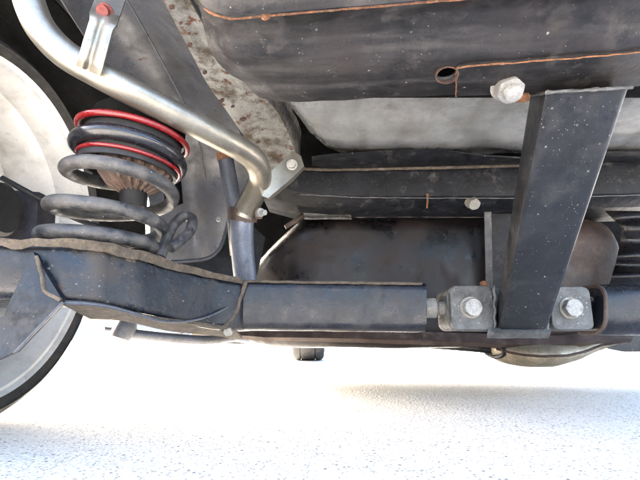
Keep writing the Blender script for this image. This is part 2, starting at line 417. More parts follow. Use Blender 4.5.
# wheel arch liner
rows = []
for i in range(25):
    a = R(lerp(-25, 205, i/24)); r = []
    for j in range(13):
        X = lerp(-.82, -.30, j/12)
        rr = .37 + .012*math.sin(j*2.1)
        r.append(Vector((X, .67+rr*math.cos(a), .30+rr*math.sin(a))))
    rows.append(r)
def solid_sheet(rows, th):
    return sheet(rows, th)
obj('arch_liner', sheet([r[:10] for r in rows][3:16], .004), M['liner'], body, angle=60)
lb = loft([[Vector((-.34,.67+.37*math.cos(R(a)),.30+.37*math.sin(R(a)))) , Vector((-.335,.67+.37*math.cos(R(a)),.30+.37*math.sin(R(a)))), Vector((-.335,.67+.26*math.cos(R(a)),.30+.26*math.sin(R(a)))), Vector((-.34,.67+.26*math.cos(R(a)),.30+.26*math.sin(R(a))))] for a in range(24,67,6)])
obj('arch_web', lb, M['liner'], body)
# lower bracket of the wheelhouse with a bright bent edge
br = crom([P(170,262,.86), P(188,261,.88), P(208,258,.90), P(220,248,.91), P(226,230,.92), P(232,206,.93)], 8)
rows = []
for k in range(5):
    rows.append([p + Vector((.0, .0, 0)) + Vector((.018*k, .01*k, -.016*k)) for p in br])
obj('bent_bracket', sheet(rows, .004), M['undercoat'], body, angle=60)
obj('bracket_edge', tube(br, .0042, 8), M['bodyblue'], body)
pb = bmesh.new(); add_prism(pb, P(219,219,.905), (0,-1,-.2), circ(.0065,16), .005, .0015)
obj('rivet', pb, M['zinc'], body)
# near-black slabs added to block sky and sun and darken the gaps
def slab(x0,x1,y0,y1,z0,z1): 
    b_ = bmesh.new(); bmesh.ops.create_cube(b_, size=1, matrix=Matrix.Translation(((x0+x1)/2,(y0+y1)/2,(z0+z1)/2)) @ Matrix.Diagonal((x1-x0,y1-y0,z1-z0,1)))
    bmesh.ops.bevel(b_, geom=b_.edges[:], offset=.01, segments=2, affect='EDGES'); return b_
obj('sky_blocker', slab(-.80,.95,.28,1.50,.80,.83), M['liner'], body)  # unseen slab added to keep skylight from falling in from above
obj('sky_gap_filler', slab(-.13,.95,.46,1.49,.555,.575), M['liner'], body)  # added plate covering slits where bright sky leaked through
obj('sun_blocker', slab(-.64,-.62,1.05,1.49,.42,.795), M['liner'], body)  # unseen wall added to keep direct sun off the tank
obj('dark_backdrop', slab(-.46,1.25,1.50,1.53,.165,.795), M['liner'], body)  # black wall added behind the parts so open gaps read as shade

# ------------------------------------------------------------------ rear crossmember (top of the picture)
hm = thing('hitch_crossmember', 'big chalky black steel crossmember with rusty seams above the angled post', 'crossmember', (.25, .36, .38))
OUT = [(199,3),(203,25),(209,48),(218,63),(232,76),(244,82),(252,92),(262,99),(276,102)]
def seam_y(px): return interp([197,205,215,232,262,380,430,640,760], [0,9,14,18.5,15.5,5.5,1,-14,-22], px)
def low_y(px): return interp([262,276,300,400,458,560,640,760], [99,102,102,97,95,92,85,76], px)
def xm_Y(s): return interp([0,.12,.3,.5,.62,.75,.9,1], [.300,.318,.335,.350,.362,.382,.408,.432], s)
def left_x(py): return interp([-5]+[o[1] for o in OUT], [198]+[o[0] for o in OUT], py)
rows = []
NS, NJ = 30, 80
for i in range(NS+1):
    s = i/NS; r = []
    for j in range(NJ+1):
        q = (j/NJ)**1.25
        # left end follows the pressed outline
        pyl = lerp(3, 102, s); lx = left_x(pyl)
        px = lerp(lx, 780, q)
        py = lerp(pyl, lerp(seam_y(px), low_y(px), s), min(1, q*7))
        p = P(px, py, xm_Y(s) + .025*max(0, 1-(px-lx)/26)**2)
        p += Vector((0,0,1))*(.0016*noise.noise(p*30))
        r.append(p)
    rows.append(r)
pan = obj('lower_panel', sheet(rows, .003), M['hitch'], hm, angle=60)
# drilled hole
hc = P(447, 75, xm_Y(.75)-.002)
hn = Vector((0,-.55,-.83))
cut = obj('cutter', prism(hc - hn*.03, hn, [(x*1.15, y*.85) for x,y in circ(.0088, 28)], .06), M['hitch'])
md = pan.modifiers.new('hole', 'BOOLEAN'); md.object = cut; md.operation = 'DIFFERENCE'; md.solver = 'EXACT'; md.use_self = False
bpy.context.view_layer.update(); dg = bpy.context.evaluated_depsgraph_get(); nm = bpy.data.meshes.new_from_object(pan.evaluated_get(dg)); pan.modifiers.clear()
if len(nm.polygons) > 1000: pan.data = nm
bpy.data.objects.remove(cut)
x, y, z = frame(hn)
rg = [hc + x*(.0108*math.cos(a)) + y*(.0082*math.sin(a)) for a in [2*math.pi*k/32 for k in range(32)]]
rr_ = [bmesh.new()][0]; ringv = []
for k in range(40):
    a_ = 2*math.pi*k/40; ou = 1.12 + .10*noise.noise(Vector((math.cos(a_)*2, math.sin(a_)*2, 5)))
    ringv.append([rr_.verts.new(hc + hn*dz + x*(.0103*f*math.cos(a_)) + y*(.0078*f*math.sin(a_))) for f, dz in ((.97,.0012),(ou,.0010),(ou,-.003),(.97,-.003))])
for k in range(40):
    A_, B_ = ringv[k], ringv[(k+1)%40]
    for q_ in range(4): rr_.faces.new((A_[q_], A_[(q_+1)%4], B_[(q_+1)%4], B_[q_]))
obj('hole_rim', rr_, M['darkrust'], hm)
# near-black plate added behind the hole so its inside looks shaded
obj('dark_hole_backing', slab(-.05,.75,.37,.458,.408,.418), M['liner'], hm)
# upper panel, overlapping the seam
rows = []
for i in range(13):
    s = i/12; r = []
    for j in range(NJ+1):
        px = lerp(192, 790, (j/NJ)**1.2); sy = seam_y(px) - 1.5
        py = lerp(sy-75, sy, s)
        Y = interp([0,.3,.7,.9,1], [.262,.272,.284,.291,.297], s)
        p = P(px, py, Y - .006)
        r.append(p)
    rows.append(r)
obj('upper_panel', sheet(rows, .003), M['hitch'], hm, angle=60)
bead = []
for k in range(110):
    px = lerp(204, 760, k/109)
    bead.append(P(px, seam_y(px)+.8, .2965))
obj('seam_bead', jitter(tube(bead, [.0008+.0009*abs(noise.noise(Vector((k*.35,0,0)))) for k in range(110)], 8), .0005, 140), M['rust'], hm)
bl = bmesh.new(); bmesh.ops.create_icosphere(bl, subdivisions=3, radius=.0042, matrix=Matrix.Translation(P(266,14.5,.297)))
obj('rust_blister', jitter(bl, .002, 200), M['rust'], hm)
bl = None
# flange plate of the post, welded to the panel
def plate_pt(px, py, off=.006):
    s = (py - seam_y(px))/(low_y(px)-seam_y(px)); 
    return P(px, py, xm_Y(s) - off)
rows = []
for i in range(9):
    t = i/8; r = []
    for j in range(31):
        px = lerp(456.5+1.5*(1-t), 780, j/30)
        tp = interp([456,470,560,640,780], [69,66.5,60,53,42], px)
        r.append(plate_pt(px, lerp(tp, low_y(px)+1.0, t)))
    rows.append(r)
obj('flange_plate', sheet(rows, .0045), M['hitch'], hm, angle=60)
wl = [plate_pt(px, interp([456,470,560,640,780],[68.5,66,59.5,52.5,41.5],px), .0058) for px in [457.5+k*5 for k in range(60)]]
obj('weld_bead', jitter(tube(wl, [.0007+.0010*abs(noise.noise(Vector((k*.6,3,0)))) for k in range(len(wl))], 8), .0008, 120), M['rust'], hm)
wl = [plate_pt(457+.2*k*-.3, lerp(68, 97, k/14), .0045) for k in range(15)]
obj('weld_bead', jitter(tube(wl, .0011, 8), .0008, 140), M['rust'], hm)
# big pale bolt under the plate
ax = Vector((.02,-.62,-.78)).normalized(); c = plate_pt(506, 86, .006)
bb = bmesh.new(); add_hex(bb, c, ax, .0255, .016, .45)
hb = obj('bolt', bb, M['zinc'], hm, angle=30)
bb = bmesh.new(); x,y,z = frame(ax)
add_tube(bb, [c+ax*(.014+.0011*k) for k in range(11)], [.0086 if k%2 else .0079 for k in range(10)]+[.0066], 20)
obj('thread', bb, M['zinc'], hb)
bb = bmesh.new(); add_prism(bb, c-ax*.002, ax, circ(.0162,28), .003, .0006)
obj('washer', bb, M['zincgrey'], hb)
cr = bmesh.new(); cpt = plate_pt(521, 96.5, .004)
add_prism(cr, cpt, (0,-.6,-.8), rrect(.016,.009,.002), .004); obj('rust_flake', jitter(cr,.0015,200), M['rust'], hm)

# ------------------------------------------------------------------ angled post down to the axle adjuster
post = thing('brace_post', 'black square steel post slanting down from the crossmember to a bolted foot', 'post', P(520,330,.66))
# corners traced top and bottom: front-left, front-right, and the left side face
tfl, tfr, tsl = P(546, 92, .395), P(630, 88, .395), P(529, 97, .455)
bfl, bfr, bsl = P(499, 331, .640), P(547, 331, .640), P(492.5, 329, .700)
tbr = tfr + (tsl-tfl); bbr = bfr + (bsl-bfl)
def rq(a,b,c,d_, r=.10, n=3):
    """rounded quad loop from four corner points"""
    q = [a,b,c,d_]; out = []
    for i in range(4):
        p = q[i]; pv = q[i-1]; nx = q[(i+1)%4]
        u = (pv-p).normalized()*.007; v = (nx-p).normalized()*.007
        for k in range(n+1):
            t = k/n; out.append((1-t)**2*(p+u) + 2*t*(1-t)*p + t*t*(p+v))
    return out
obj('tube', loft([rq(lerp(tfl,bfl,t), lerp(tfr,bfr,t), lerp(tbr,bbr,t), lerp(tsl,bsl,t)) for t in [k/24 for k in range(25)]]), M['blackpaint'], post, angle=40)
# weld at the top
wt = [lerp(P(530,96,.450), P(547,92.5,.392), k/8) for k in range(8)] + [lerp(P(547,92.5,.392), P(632,87.5,.392), k/24) for k in range(25)]
obj('top_weld', jitter(tube(wt, [.0016+.0014*abs(noise.noise(Vector((k*.7,9,0)))) for k in range(len(wt))], 8), .0008, 150), M['bracket'], post)
# foot: two ears with bolts and a lip under the tube
def ear(x0, x1, y0, y1, Y):
    a = P(x0,y0,Y); b = P(x1,y1,Y); wd = b.x-a.x; ht = a.z-b.z
    pr = [(p[0], p[1]) for p in rrect(wd, ht, .010, 5)]
    return prism(Vector(((a.x+b.x)/2, Y+.006, (a.z+b.z)/2)), (0,-1,0), pr, .012, .0012, up=(0,0,1))
for (x0,x1,y0,y1,bx,by) in ((448.5,494,286,330,471,307.5),(546,592.5,287,330,570,308)):
    e = obj('ear', ear(x0,x1,y0,y1,.655), M['bracket'], post, angle=30)
    cc = P(bx,by,.649)
    b_ = bmesh.new(); add_hex(b_, cc, (0,-1,-.02), .0245, .013, random.uniform(0,.5)); obj('bolt', b_, M['zinc'], e, angle=30)
    b_ = prism(cc+Vector((0,.001,0)), (0,-1,0), circ(.0165,28), .003, .0006); obj('washer', b_, M['zincgrey'], e)
    # U-shaped clamp behind the ear
    a = P(x0-2,y0-1,.67); b = P(x0+4,y1-1,.67)
a = P(446,288,.675); b = P(594,331,.675)
obj('clamp_body', prism(Vector(((a.x+b.x)/2,.735,(a.z+b.z)/2)), (0,-1,0), rrect(b.x-a.x, a.z-b.z, .012, 5), .065, .003), M['bracket'], post, angle=30)
rows = [[P(lerp(489,551,j/12), 328+4.5*i/3, .640-.006*i/3) for j in range(13)] for i in range(4)]
obj('foot_lip', jitter(sheet(rows, .012), .0008, 80), M['bracket'], post, angle=30)
wl = [P(494.5-.5*math.sin(k), lerp(287,330,k/20), .648) for k in range(21)]
obj('weld_bead', jitter(tube(wl, .0026, 8), .0012, 120), M['bracket'], post)
wl = [P(547.5+.4*math.sin(k*2), lerp(300,330,k/16), .640) for k in range(17)]
obj('weld_bead', jitter(tube(wl, .0022, 8), .001, 120), M['bracket'], post)
rb = bmesh.new(); bmesh.ops.create_icosphere(rb, subdivisions=3, radius=.006, matrix=Matrix.Translation(P(484,284.5,.66)))
obj('rust_blister', jitter(rb, .002, 160), M['rust'], post)

# ------------------------------------------------------------------ adjuster rods with lock nuts
for k, (x0, x1, n0, n1, lab) in enumerate(((423,452,427,438,'short grey threaded rod and nut at the end of the long axle beam'),
                                           (588,612,595,606,'short grey threaded rod and nut between post foot and rust-ringed beam end'))):
    Yr = .695
    ar = thing('adjuster_rod', lab, 'rod', P((x0+x1)/2, 308, Yr), 'threaded rods either side of the post foot')
    a = P(x0,308,Yr); b = P(x1,308,Yr); n = int((b.x-a.x)/.0011)
    obj('rod', tube([lerp(a,b,i/n) for i in range(n+1)], [.0098 if i%2 else .0107 for i in range(n+1)], 20), M['zincgrey'], ar)
    na = P(n0,308,Yr-.016); nb_ = P(n1,308,Yr-.016); na.y = nb_.y = Yr; na.z = nb_.z = a.z
    b_ = bmesh.new(); add_hex(b_, na, (1,0,0), .031 if k==0 else .036, nb_.x-na.x, .1); obj('lock_nut', b_, M['zincgrey'], ar, angle=30)

# ------------------------------------------------------------------ rear axle: box beam and flared arm
axl = thing('rear_axle', 'dusty dark blue-black axle with long box beam and flared arm under the coil spring', 'axle', P(240,330,.70))
def aY(px, off=0): return interp([-90,30,62,100,140,180,215,243],[.455,.460,.464,.482,.520,.575,.628,.664], px) + off
def box_loop(top, bot, depth, r=.011, n=4, bulge=0):
    """top/bot are front-face edge points; box goes back by depth"""
    h = (top-bot).length; out = []
    up = (top-bot).normalized(); bk = Vector((0,1,0)); c = (top+bot)/2 + bk*depth/2
    for qx, qy in rrect(depth, h, r, n): out.append(c + bk*qx + up*qy)
    return out
LO = []
for j in range(31):
    px = lerp(240, 426.5, j/30); LO.append(box_loop(P(px, lerp(279.5,282.3,j/30), .665), P(px, lerp(330,332,j/30), .665), .082, .013))
bmx = loft(LO); jitter(bmx, .0006, 25)
bo = obj('beam', bmx, M['axle'], axl, angle=40)
e = lerp(P(426,283,.664), P(426,283,.664), 0)
wl = [P(239+3*math.sin(k*.8)*.4 + .0*k, lerp(281,331,k/22), .660) for k in range(23)]
wl = crom([P(px, py, aY(px,-.002)) for px, py in ((246,281),(243,292),(240,300),(237,310),(230,321),(221,330))], 6)
obj('weld_bead', jitter(tube(wl, [.0028+.0015*abs(noise.noise(Vector((k*.8,1,0)))) for k in range(len(wl))], 8), .0016, 90), M['dirtlip'], axl)
# dirt line on the top edge of the beam
tl = [P(px, lerp(281.3,284,(px-240)/187), .6655) for px in range(242,427,5)]
obj('dirt_ridge', jitter(tube(tl, .0022, 6), .0010, 70), M['dirtlip'], bo)
# right-hand beam
LO = []
for px, g in ((604,.78),(605.5,.92),(608,1),(640,1.01),(700,1.03),(790,1.05)):
    cy = 309; hh = 26.5*g; LO.append(box_loop(P(px, cy-hh, .655), P(px, cy+hh-.5, .655), .085*g, .026*g, 6))
b2 = obj('beam', jitter(loft(LO), .0006, 25), M['axle'], axl, angle=50)
rr = [v for v in LO[1]]
obj('rust_ring', jitter(tube(rr, .0032, 8, closed=True), .0014, 90), M['tanlip'], b2)
# flared arm: stations with top and bottom edges
ST = [(-90,232,300,aY(-90),.20),(-30,238,296,aY(-30),.20),(30,240,300,aY(30),.20),(62,240,304,aY(62),.20),(100,243,307,aY(100),.19),(140,252,314,aY(140),.17),(180,265,324,aY(180),.14),(215,274,330,aY(215),.11),(243,280.5,330.5,aY(243),.083)]
S2 = crom([Vector((a,b,c)) for a,b,c,_,_ in ST], 6); idx = [i/6 for i in range(len(S2))]
LO = []
for v, q in zip(S2, idx):
    Y = interp(list(range(len(ST))), [s[3] for s in ST], q); dp = interp(list(range(len(ST))), [s[4] for s in ST], q)
    lp = box_loop(P(v[0],v[1],Y), P(v[0],v[2],Y), dp, .012, 4); LO.append(lp)
arm = obj('arm', jitter(loft(LO), .001, 14), M['axle'], axl, angle=40)
# pinched flange with caked dirt along the top edge of the arm
rows = []
for i in range(5):
    r = []
    for v, q in zip(S2, idx):
        Y = interp(list(range(len(ST))), [s[3] for s in ST], q)
        wob = 1.3*noise.noise(Vector((v[0]*.05,1,2))) - (3.2*math.exp(-((v[0]-17)/7)**2) if False else 0)
        dip = 7*math.exp(-((v[0]-17)/6)**2)
        hgt = interp([-90,30,120,160,243],[8,8,11,9,5], v[0])
        r.append(P(v[0], v[1]-1.5+wob*.6+dip*(.5+.5*i/4)+hgt*i/4, Y-.006-.003*(1-i/4)))
    rows.append(r)
obj('dirty_flange', jitter(sheet(rows, .005), .0016, 90), M['dirtlip'], arm, angle=50)
# lower flange: bright rolled edge curving along the bottom
lw = crom([P(px, py, aY(px,-.007)) for px, py in ((40,300),(62,302.5),(85,303.5),(110,307),(140,315),(165,321.5),(190,321),(212,315),(228,307))], 6)
obj('rolled_edge', tube(lw, [lerp(.0026,.0012,i/(len(lw)-1)) for i in range(len(lw))], 10), M['bodyblue'], arm)
rows = []
for i in range(5):
    rows.append([p + Vector((0,.016*i,-.0035*i)) for p in crom([P(60,303.5,aY(60,-.004)), P(100,306.5,aY(100,-.004)), P(150,318.5,aY(150,-.004)), P(200,325,aY(200,-.003)), P(235,330,aY(235))], 6)])
obj('lower_skin', sheet(rows, .004), M['dirtlip'], arm, angle=50)
# shock plate reaching down to the left
a = [P(33,252,.452), P(63,301,.452), P(14,352,.44), P(-30,372,.435), P(-40,330,.44), P(3,316,.45)]
pl = bmesh.new()
def poly_plate(pts, th, bev=.0):
    b_ = bmesh.new(); f = [b_.verts.new(p) for p in pts]; k = [b_.verts.new(p+Vector((0,th,0))) for p in pts]; n = len(pts)
    b_.faces.new(f); b_.faces.new(k[::-1])
    for i in range(n): b_.faces.new((f[i], k[i], k[(i+1)%n], f[(i+1)%n]))
    bmesh.ops.triangulate(b_, faces=[fc for fc in b_.faces if len(fc.verts) > 4])
    return b_
sp = obj('shock_plate', poly_plate(a, .008), M['axle'], axl, angle=30)
wl = crom([P(36,256,.451), P(42,276,.451), P(46,292,.451), P(62,300,.451)], 6)
obj('weld_bead', jitter(tube(wl, .0022, 8), .0012, 110), M['dirtlip'], sp)
obj('plate_edge', tube([P(63,302,.451), P(40,326,.445), P(14,353,.439)], .0014, 8), M['bodyblue'], sp)
# bolt lug under the weld
lg = bmesh.new(); add_hex(lg, P(229,331,.652), (0,-1,-.2), .012, .008); obj('lug', lg, M['zincgrey'], axl)
# spring seat
rows = []
seatc = Vector((-.292, .565, .226))
st = lathe([(.03,-.004),(.080,-.004),(.084,.002),(.083,.010),(.078,.013),(.072,.008),(.03,.008)], seatc, (.12,.04,1), 48)
obj('spring_seat', jitter(st, .001, 40), M['dirtlip'], axl)

# ------------------------------------------------------------------ coil spring
spg = thing('coil_spring', 'worn black coil spring standing on the axle arm beside the wheel', 'spring', seatc)
def helix(t):     # t in turns; near point of each turn at integer t
    ks = [-.45, 0, 1, 2, 3, 3.6]
    Z = interp(ks, [.246,.2535,.2895,.3415,.3835,.394], t)
    X = interp(ks, [-.292,-.291,-.287,-.272,-.266,-.262], t)
    Rr = interp(ks, [.070,.0715,.0715,.0705,.0685,.067], t)
    a = -math.pi/2 - 2*math.pi*t      # near point faces the camera
    return Vector((X + Rr*math.cos(a), .562 + Rr*math.sin(a), Z))
pts = [helix(-.45 + 3.05*k/160) for k in range(161)]
obj('coil', tube(pts, [.0092]*161, 16), M['spring'], spg)
pts = [helix(2.6 + 1.0*k/60) for k in range(61)]
obj('painted_coil', tube(pts, [.0102]*61, 16), M['springblk'], spg)
# loop-shaped cable end at the lower right of the spring
lp = crom([P(160,258,.56), P(165,243,.575), P(173,226,.60), P(183,217,.62), P(192,219,.62), P(190,231,.60), P(180,241,.575), P(170,248,.56)], 8)
tag(obj('cable_loop', tube(lp, .0075, 12), M['spring']), 'stubby grey loop of thick cable at the right foot of the coil spring', 'cable')
ts = thing('spring_isolator', 'glossy red spring isolator rings clasping the top black coil', 'isolator', (-.262,.562,.37))
def tilt_ring(cx, cz, Rr, n=64, tl=.05): 
    return [Vector((cx + Rr*math.cos(a), .562 + Rr*math.sin(a), cz - tl*Rr*math.cos(a))) for a in [2*math.pi*k/n for k in range(n)]]
obj('upper_ring', tube(tilt_ring(-.262,.4065,.0715,tl=.12), .0044, 12, closed=True), M['red'], ts)
obj('lower_ring', tube(tilt_ring(-.264,.3665,.0655,tl=.12), .0027, 12, closed=True), M['red'], ts)
obj('sleeve', lathe([(.060,-.035),(.064,-.035),(.064,.012),(.060,.012)], (-.263,.562,.392), (.1,0,1), 48, closed=True), M['rubber'], ts)
um = thing('spring_top_mount', 'dark green-black upper spring cup tucked under the silver tail pipe', 'spring mount', (-.262,.562,.40))
obj('cup', lathe([(.02,.022),(.060,.022),(.062,.026),(.062,.040),(.062,.048),(.056,.054),(.02,.054)], (-.257,.562,.385), (.04,0,1), 48), M['liner'], um)
# bump stop: pleated rubber boot, star-shaped cone
bs = thing('bump_stop', 'brown pleated rubber bump stop hanging inside the coil spring', 'bump stop', (-.258,.562,.33))
L = []
for h, rr, dp in ((.395,.030,.0),(.372,.046,.002),(.352,.044,.004),(.336,.032,.004),(.326,.016,.002)):
    L.append([Vector((-.257,.565,h)) + Vector(((rr + (dp if k%4<2 else -dp))*math.cos(a), (rr + (dp if k%4<2 else -dp))*math.sin(a), 0)) for k, a in enumerate([2*math.pi*q/72 for q in range(72)])])
obj('boot', loft(L), M['boot'], bs, angle=20)
obj('dark_core', lathe([(.004,-.02),(.016,-.018),(.018,0),(.018,.09),(.004,.09)], (-.257,.565,.325), (0,0,1), 24), M['rubber'], bs)

# ------------------------------------------------------------------ tail pipe
tp = thing('tail_pipe', 'bent silver-champagne tail pipe with bolted hanger tabs crossing over the spring', 'exhaust pipe', P(180,118,.6))
PT = [(22,-45,.425),(25,-20,.428),(30,4,.432),(42,30,.440),(65,54,.450),(95,72,.462),(130,91,.482),(180,117,.525),(222,139,.58),(242,150,.615),(255,161,.65),(260,176,.685),(254,194,.715),(246,209,.735),(243,216,.74)]
v = crom([Vector((a,b,c*1000)) for a,b,c in PT], 7)
pp = [P(q[0], q[1], q[2]/1000) for q in v]
obj('pipe', tube(pp, [interp([0,.5,.75,1],[.0168,.0172,.0195,.0212],i/(len(pp)-1)) for i in range(len(pp))], 28), M['pipe'], tp)
# hanger strap: folded sheet with a rolled centre channel, gripping the pipe
rows = []
NP = 24
for i in range(NP+1):
    t = i/NP; r = []
    cx = interp([0,.35,.5,.65,1],[88,96,100,104,113],t); cy = interp([0,.35,.5,.65,1],[71,42,28,16,-8],t)
    hw = interp([0,.3,.55,.62,1],[13,13,12.5,15,14],t)
    Y = interp([0,.12,.3,.6,.7,1],[.444,.433,.430,.430,.442,.455],t)
    for j in range(17):
        s = j/8-1
        groove = .006*math.exp(-(s/.34)**2)*(1 if t < .58 else max(0, 1-(t-.58)*9))
        px = cx + hw*s*.93; py = cy + hw*s*.40
        r.append(P(px, py, Y + groove - .002*math.cos(s*1.2)))
    rows.append(r)
hg = obj('hanger_tab', sheet(rows, .0025), M['pipe'], tp, angle=50)
c = P(105,12,.441); axb = Vector((.05,-.8,-.6)).normalized()
b_ = bmesh.new(); add_hex(b_, c, axb, .0135, .009, .2); add_prism(b_, c-axb*.001, axb, circ(.010,24), .003, .0006); obj('bolt', b_, M['redbolt'], hg, angle=30)
b_ = bmesh.new(); bmesh.ops.create_uvsphere(b_, u_segments=16, v_segments=10, radius=.0042, matrix=Matrix.Translation(P(100,68,.439))); obj('rivet', b_, M['pipe'], hg)
b_ = bmesh.new(); bmesh.ops.create_uvsphere(b_, u_segments=16, v_segments=10, radius=.0036, matrix=Matrix.Translation(P(67,45,.440))); obj('rivet', b_, M['pipe'], hg)
# second tab by the frame rail
q = [P(258,183,.675), P(270,172,.695), P(293,151,.715), P(301,156,.715), P(304,166,.713), P(292,178,.705), P(268,198,.695), P(262,196,.69)]
h2 = obj('hanger_tab', poly_plate(q, .004), M['pipe'], tp, angle=30)
obj('fold', poly_plate([P(304,166,.7125), P(292,178,.7045), P(268,198,.6945), P(269,201,.700), P(293,181,.712), P(305,168,.722)], .003), M['pipe'], h2)
c = P(292,165,.708); b_ = bmesh.new(); add_prism(b_, c, (0,-1,-.2), circ(.010,24), .003, .0006); add_hex(b_, c+Vector((0,-.002,0)), (0,-1,-.2), .0125, .006); obj('bolt', b_, M['zincgrey'], h2, angle=30)
# lower pipe and clamp
lpz = thing('exhaust_downpipe', 'blue-grey steel pipe dropping behind the axle beam under a rusty clamp', 'exhaust pipe', P(243,285,.80))
pts = crom([P(244,209,.748), P(242,222,.752), P(242,245,.768), P(245,275,.79), P(248,300,.80), P(250,318,.805)], 6)
obj('pipe', tube(pts, .0212, 28), M['pipegrey'], lpz)
cl = thing('pipe_clamp', 'rusty band clamp with shiny bolt joining the two exhaust pipes', 'clamp', P(243,213,.74))
A, B = P(244,207,.742), P(242,222,.750); axc = (B-A).normalized()
obj('band', jitter(lathe([(.0218,-.011),(.0262,-.011),(.0272,-.004),(.0268,.004),(.0262,.011),(.0218,.011)], (A+B)/2, axc, 36, closed=True), .0007, 90), M['tanlip'], cl)
c = P(256,213,.728); obj('lug', prism(c, (1,-.15,0), rrect(.016,.020,.003), .010, .001), M['tanlip'], cl)
c = P(259,213,.722); b_ = bmesh.new(); add_hex(b_, c, (.5,-.8,-.1), .014, .009); add_tube(b_, [c, c+Vector((.012,-.010,-.002))], .0048, 14); obj('bolt', b_, M['zinc'], cl, angle=30)

# shock absorber upper end behind the pipe
sh = thing('shock_absorber', 'slim grey shock absorber with rusty top behind the bent tail pipe', 'shock absorber', P(230,205,.86))
obj('body', tube([P(226,160,.855), P(234,205,.865), P(238,255,.875)], .0165, 20), M['bodyblue'], sh)
obj('rusty_cap', jitter(tube([P(224,152,.850), P(225.5,160,.8535)], .0172, 20), .0006, 100), M['rust'], sh)

# ------------------------------------------------------------------ fuel tank
tk = thing('fuel_tank', 'large brown-black fuel tank with pinched rim hanging behind the axle beam', 'fuel tank', (.25,1.2,.12))
LO = []
STN = [(-.192,.155,.255,1.10,1.36,.03),(-.180,.125,.290,1.07,1.40,.045),(-.13,.112,.350,1.035,1.44,.05),(-.075,.108,.398,1.01,1.45,.05),(-.045,.107,.417,1.0,1.46,.05),(.0,.107,.424,.992,1.46,.05),
       (.1,.107,.424,.990,1.46,.05),(.25,.107,.424,.990,1.46,.05),(.40,.107,.424,.990,1.46,.05),(.52,.108,.424,.975,1.46,.06),(.62,.108,.421,.965,1.46,.08),(.69,.112,.412,.98,1.45,.08),(.725,.125,.38,1.03,1.40,.07),(.735,.16,.33,1.09,1.35,.05)]
S2 = crom([Vector((a,b,c)) for a,b,c,_,_,_ in STN], 6)
for i, v in enumerate(S2):
    q = i/6; ks = list(range(len(STN)))
    y0 = interp(ks,[s[3] for s in STN],q); y1 = interp(ks,[s[4] for s in STN],q); rr = interp(ks,[s[5] for s in STN],q)
    LO.append([Vector((v[0], (y0+y1)/2 + a, (v[1]+v[2])/2 + b)) for a, b in rrect(y1-y0, v[2]-v[1], rr, 6)])
cutk = next(i for i, l_ in enumerate(LO) if l_[0].x > .50)
obj('shell', jitter(loft(LO[:cutk+1]), .004, 5), M['tank'], tk, angle=60)
obj('rusted_end', jitter(loft([[p + Vector((.0,-.002,0)) if p.y < 1.2 else p for p in l_] for l_ in LO[cutk:]]), .004, 5), M['tanlip'], tk, angle=60)
# pinched rim on the upper front edge
rows = []
for i in range(4):
    r = []
    for j in range(70):
        px = lerp(286, 640, j/69)
        base = interp([286,298,305,350,356,420,540,600,640],[224,216,211,210.5,213,213,214,208,211], px)
        thk = interp([286,298,350,360,640],[5,6,6,3,3], px)
        r.append(P(px, base + .7*noise.noise(Vector((px*.06,0,0))) + thk*i/3, .985-.012*math.sin(math.pi*i/3)))
    rows.append(r)
obj('rim', jitter(sheet(rows, .008), .0012, 40), M['tanlip'], tk, angle=40)
rows = [[P(lerp(303,350,j/16)+i*.5, 211+i*2.3, .960-.004*(i%2)) for j in range(17)] for i in range(4)]
obj('stamped_tab', jitter(sheet(rows, .005), .0014, 60), M['bracket'], tk, angle=30)
# strap and stone-chipped bracket
rows = [[P(lerp(484,491,j/3)+2.2*t, lerp(198,300,t), .925+.04*t) for j in range(4)] for t in [k/10 for k in range(11)]]
obj('strap', sheet(rows, .004), M['axle'], tk, angle=40)
rows = [[P(lerp(491,522,j/6), lerp(194,300,t), .945+.02*t) for j in range(7)] for t in [k/10 for k in range(11)]]
obj('stone_guard', jitter(sheet(rows, .004), .001, 90), M['undercoat'], tk, angle=40)
# lower rim line
rows = []
for i in range(4):
    rows.append([P(px, interp([225,260,330,480,500,560,600,640],[334,337,338,343,344.5,345,340,338],px)+ (i-3)*3.2, .955 - .006*i) for px in range(225, 641, 8)])
obj('lower_rim', jitter(sheet(rows, .012), .0012, 30), M['tanlip'], tk, angle=50)

# ribbed heat shield at the tank's right end
hs = thing('heat_shield', 'dark ribbed heat shield beside the brown bulge of the fuel tank', 'heat shield', P(630,285,.9))
rows = []
for i in range(41):
    t = i/40; py = lerp(212, 290, t)
    xl = interp([212,228,245,270,290],[606,622,620,614,608],py)
    rows.append([P(lerp(xl, 730, (j/10)**1.3), py, .885 + .006*math.sin(t*2*math.pi*3.3+.5*math.sin(9*t)) + .03*(1-j/10)**3) for j in range(11)])
obj('shield', jitter(sheet(rows, .003), .002, 20), M['tank'], hs, angle=80)

# ------------------------------------------------------------------ flat muffler under the axle
mf = thing('flat_muffler', 'tan leaf-shaped flat muffler hanging low beneath the bolted post foot', 'muffler', (.45,.95,.07))
LO = []; sm = []
for k in range(33):
    t = k/32; px = lerp(490, 616, t)
    up = interp([490,500,530,570,600,616],[345,343,341,340,339,340],px); lo = interp([490,496,505,520,545,570,600,616],[352,359,364,367,367,361,350,344],px)
    Y = .90
    a = P(px, up, Y); b = P(px, lo, Y); c = (a+b)/2; h = max(.004,(a.z-b.z))
    c = (P(px,up,1.0)+P(px,lo,1.0))/2; h *= 1.1
    LO.append([Vector((c.x, Y+.10 + .10*max(.15,math.sin(math.pi*min(1,(t*1.05+.03)**.6)))*math.cos(q_), c.z + h/2*math.sin(q_))) for q_ in [2*math.pi*z_/20 for z_ in range(20)]])
    sm.append(Vector((c.x, Y+.10 - .10*max(.15,math.sin(math.pi*min(1,(t*1.05+.03)**.6))) - .001, c.z)))
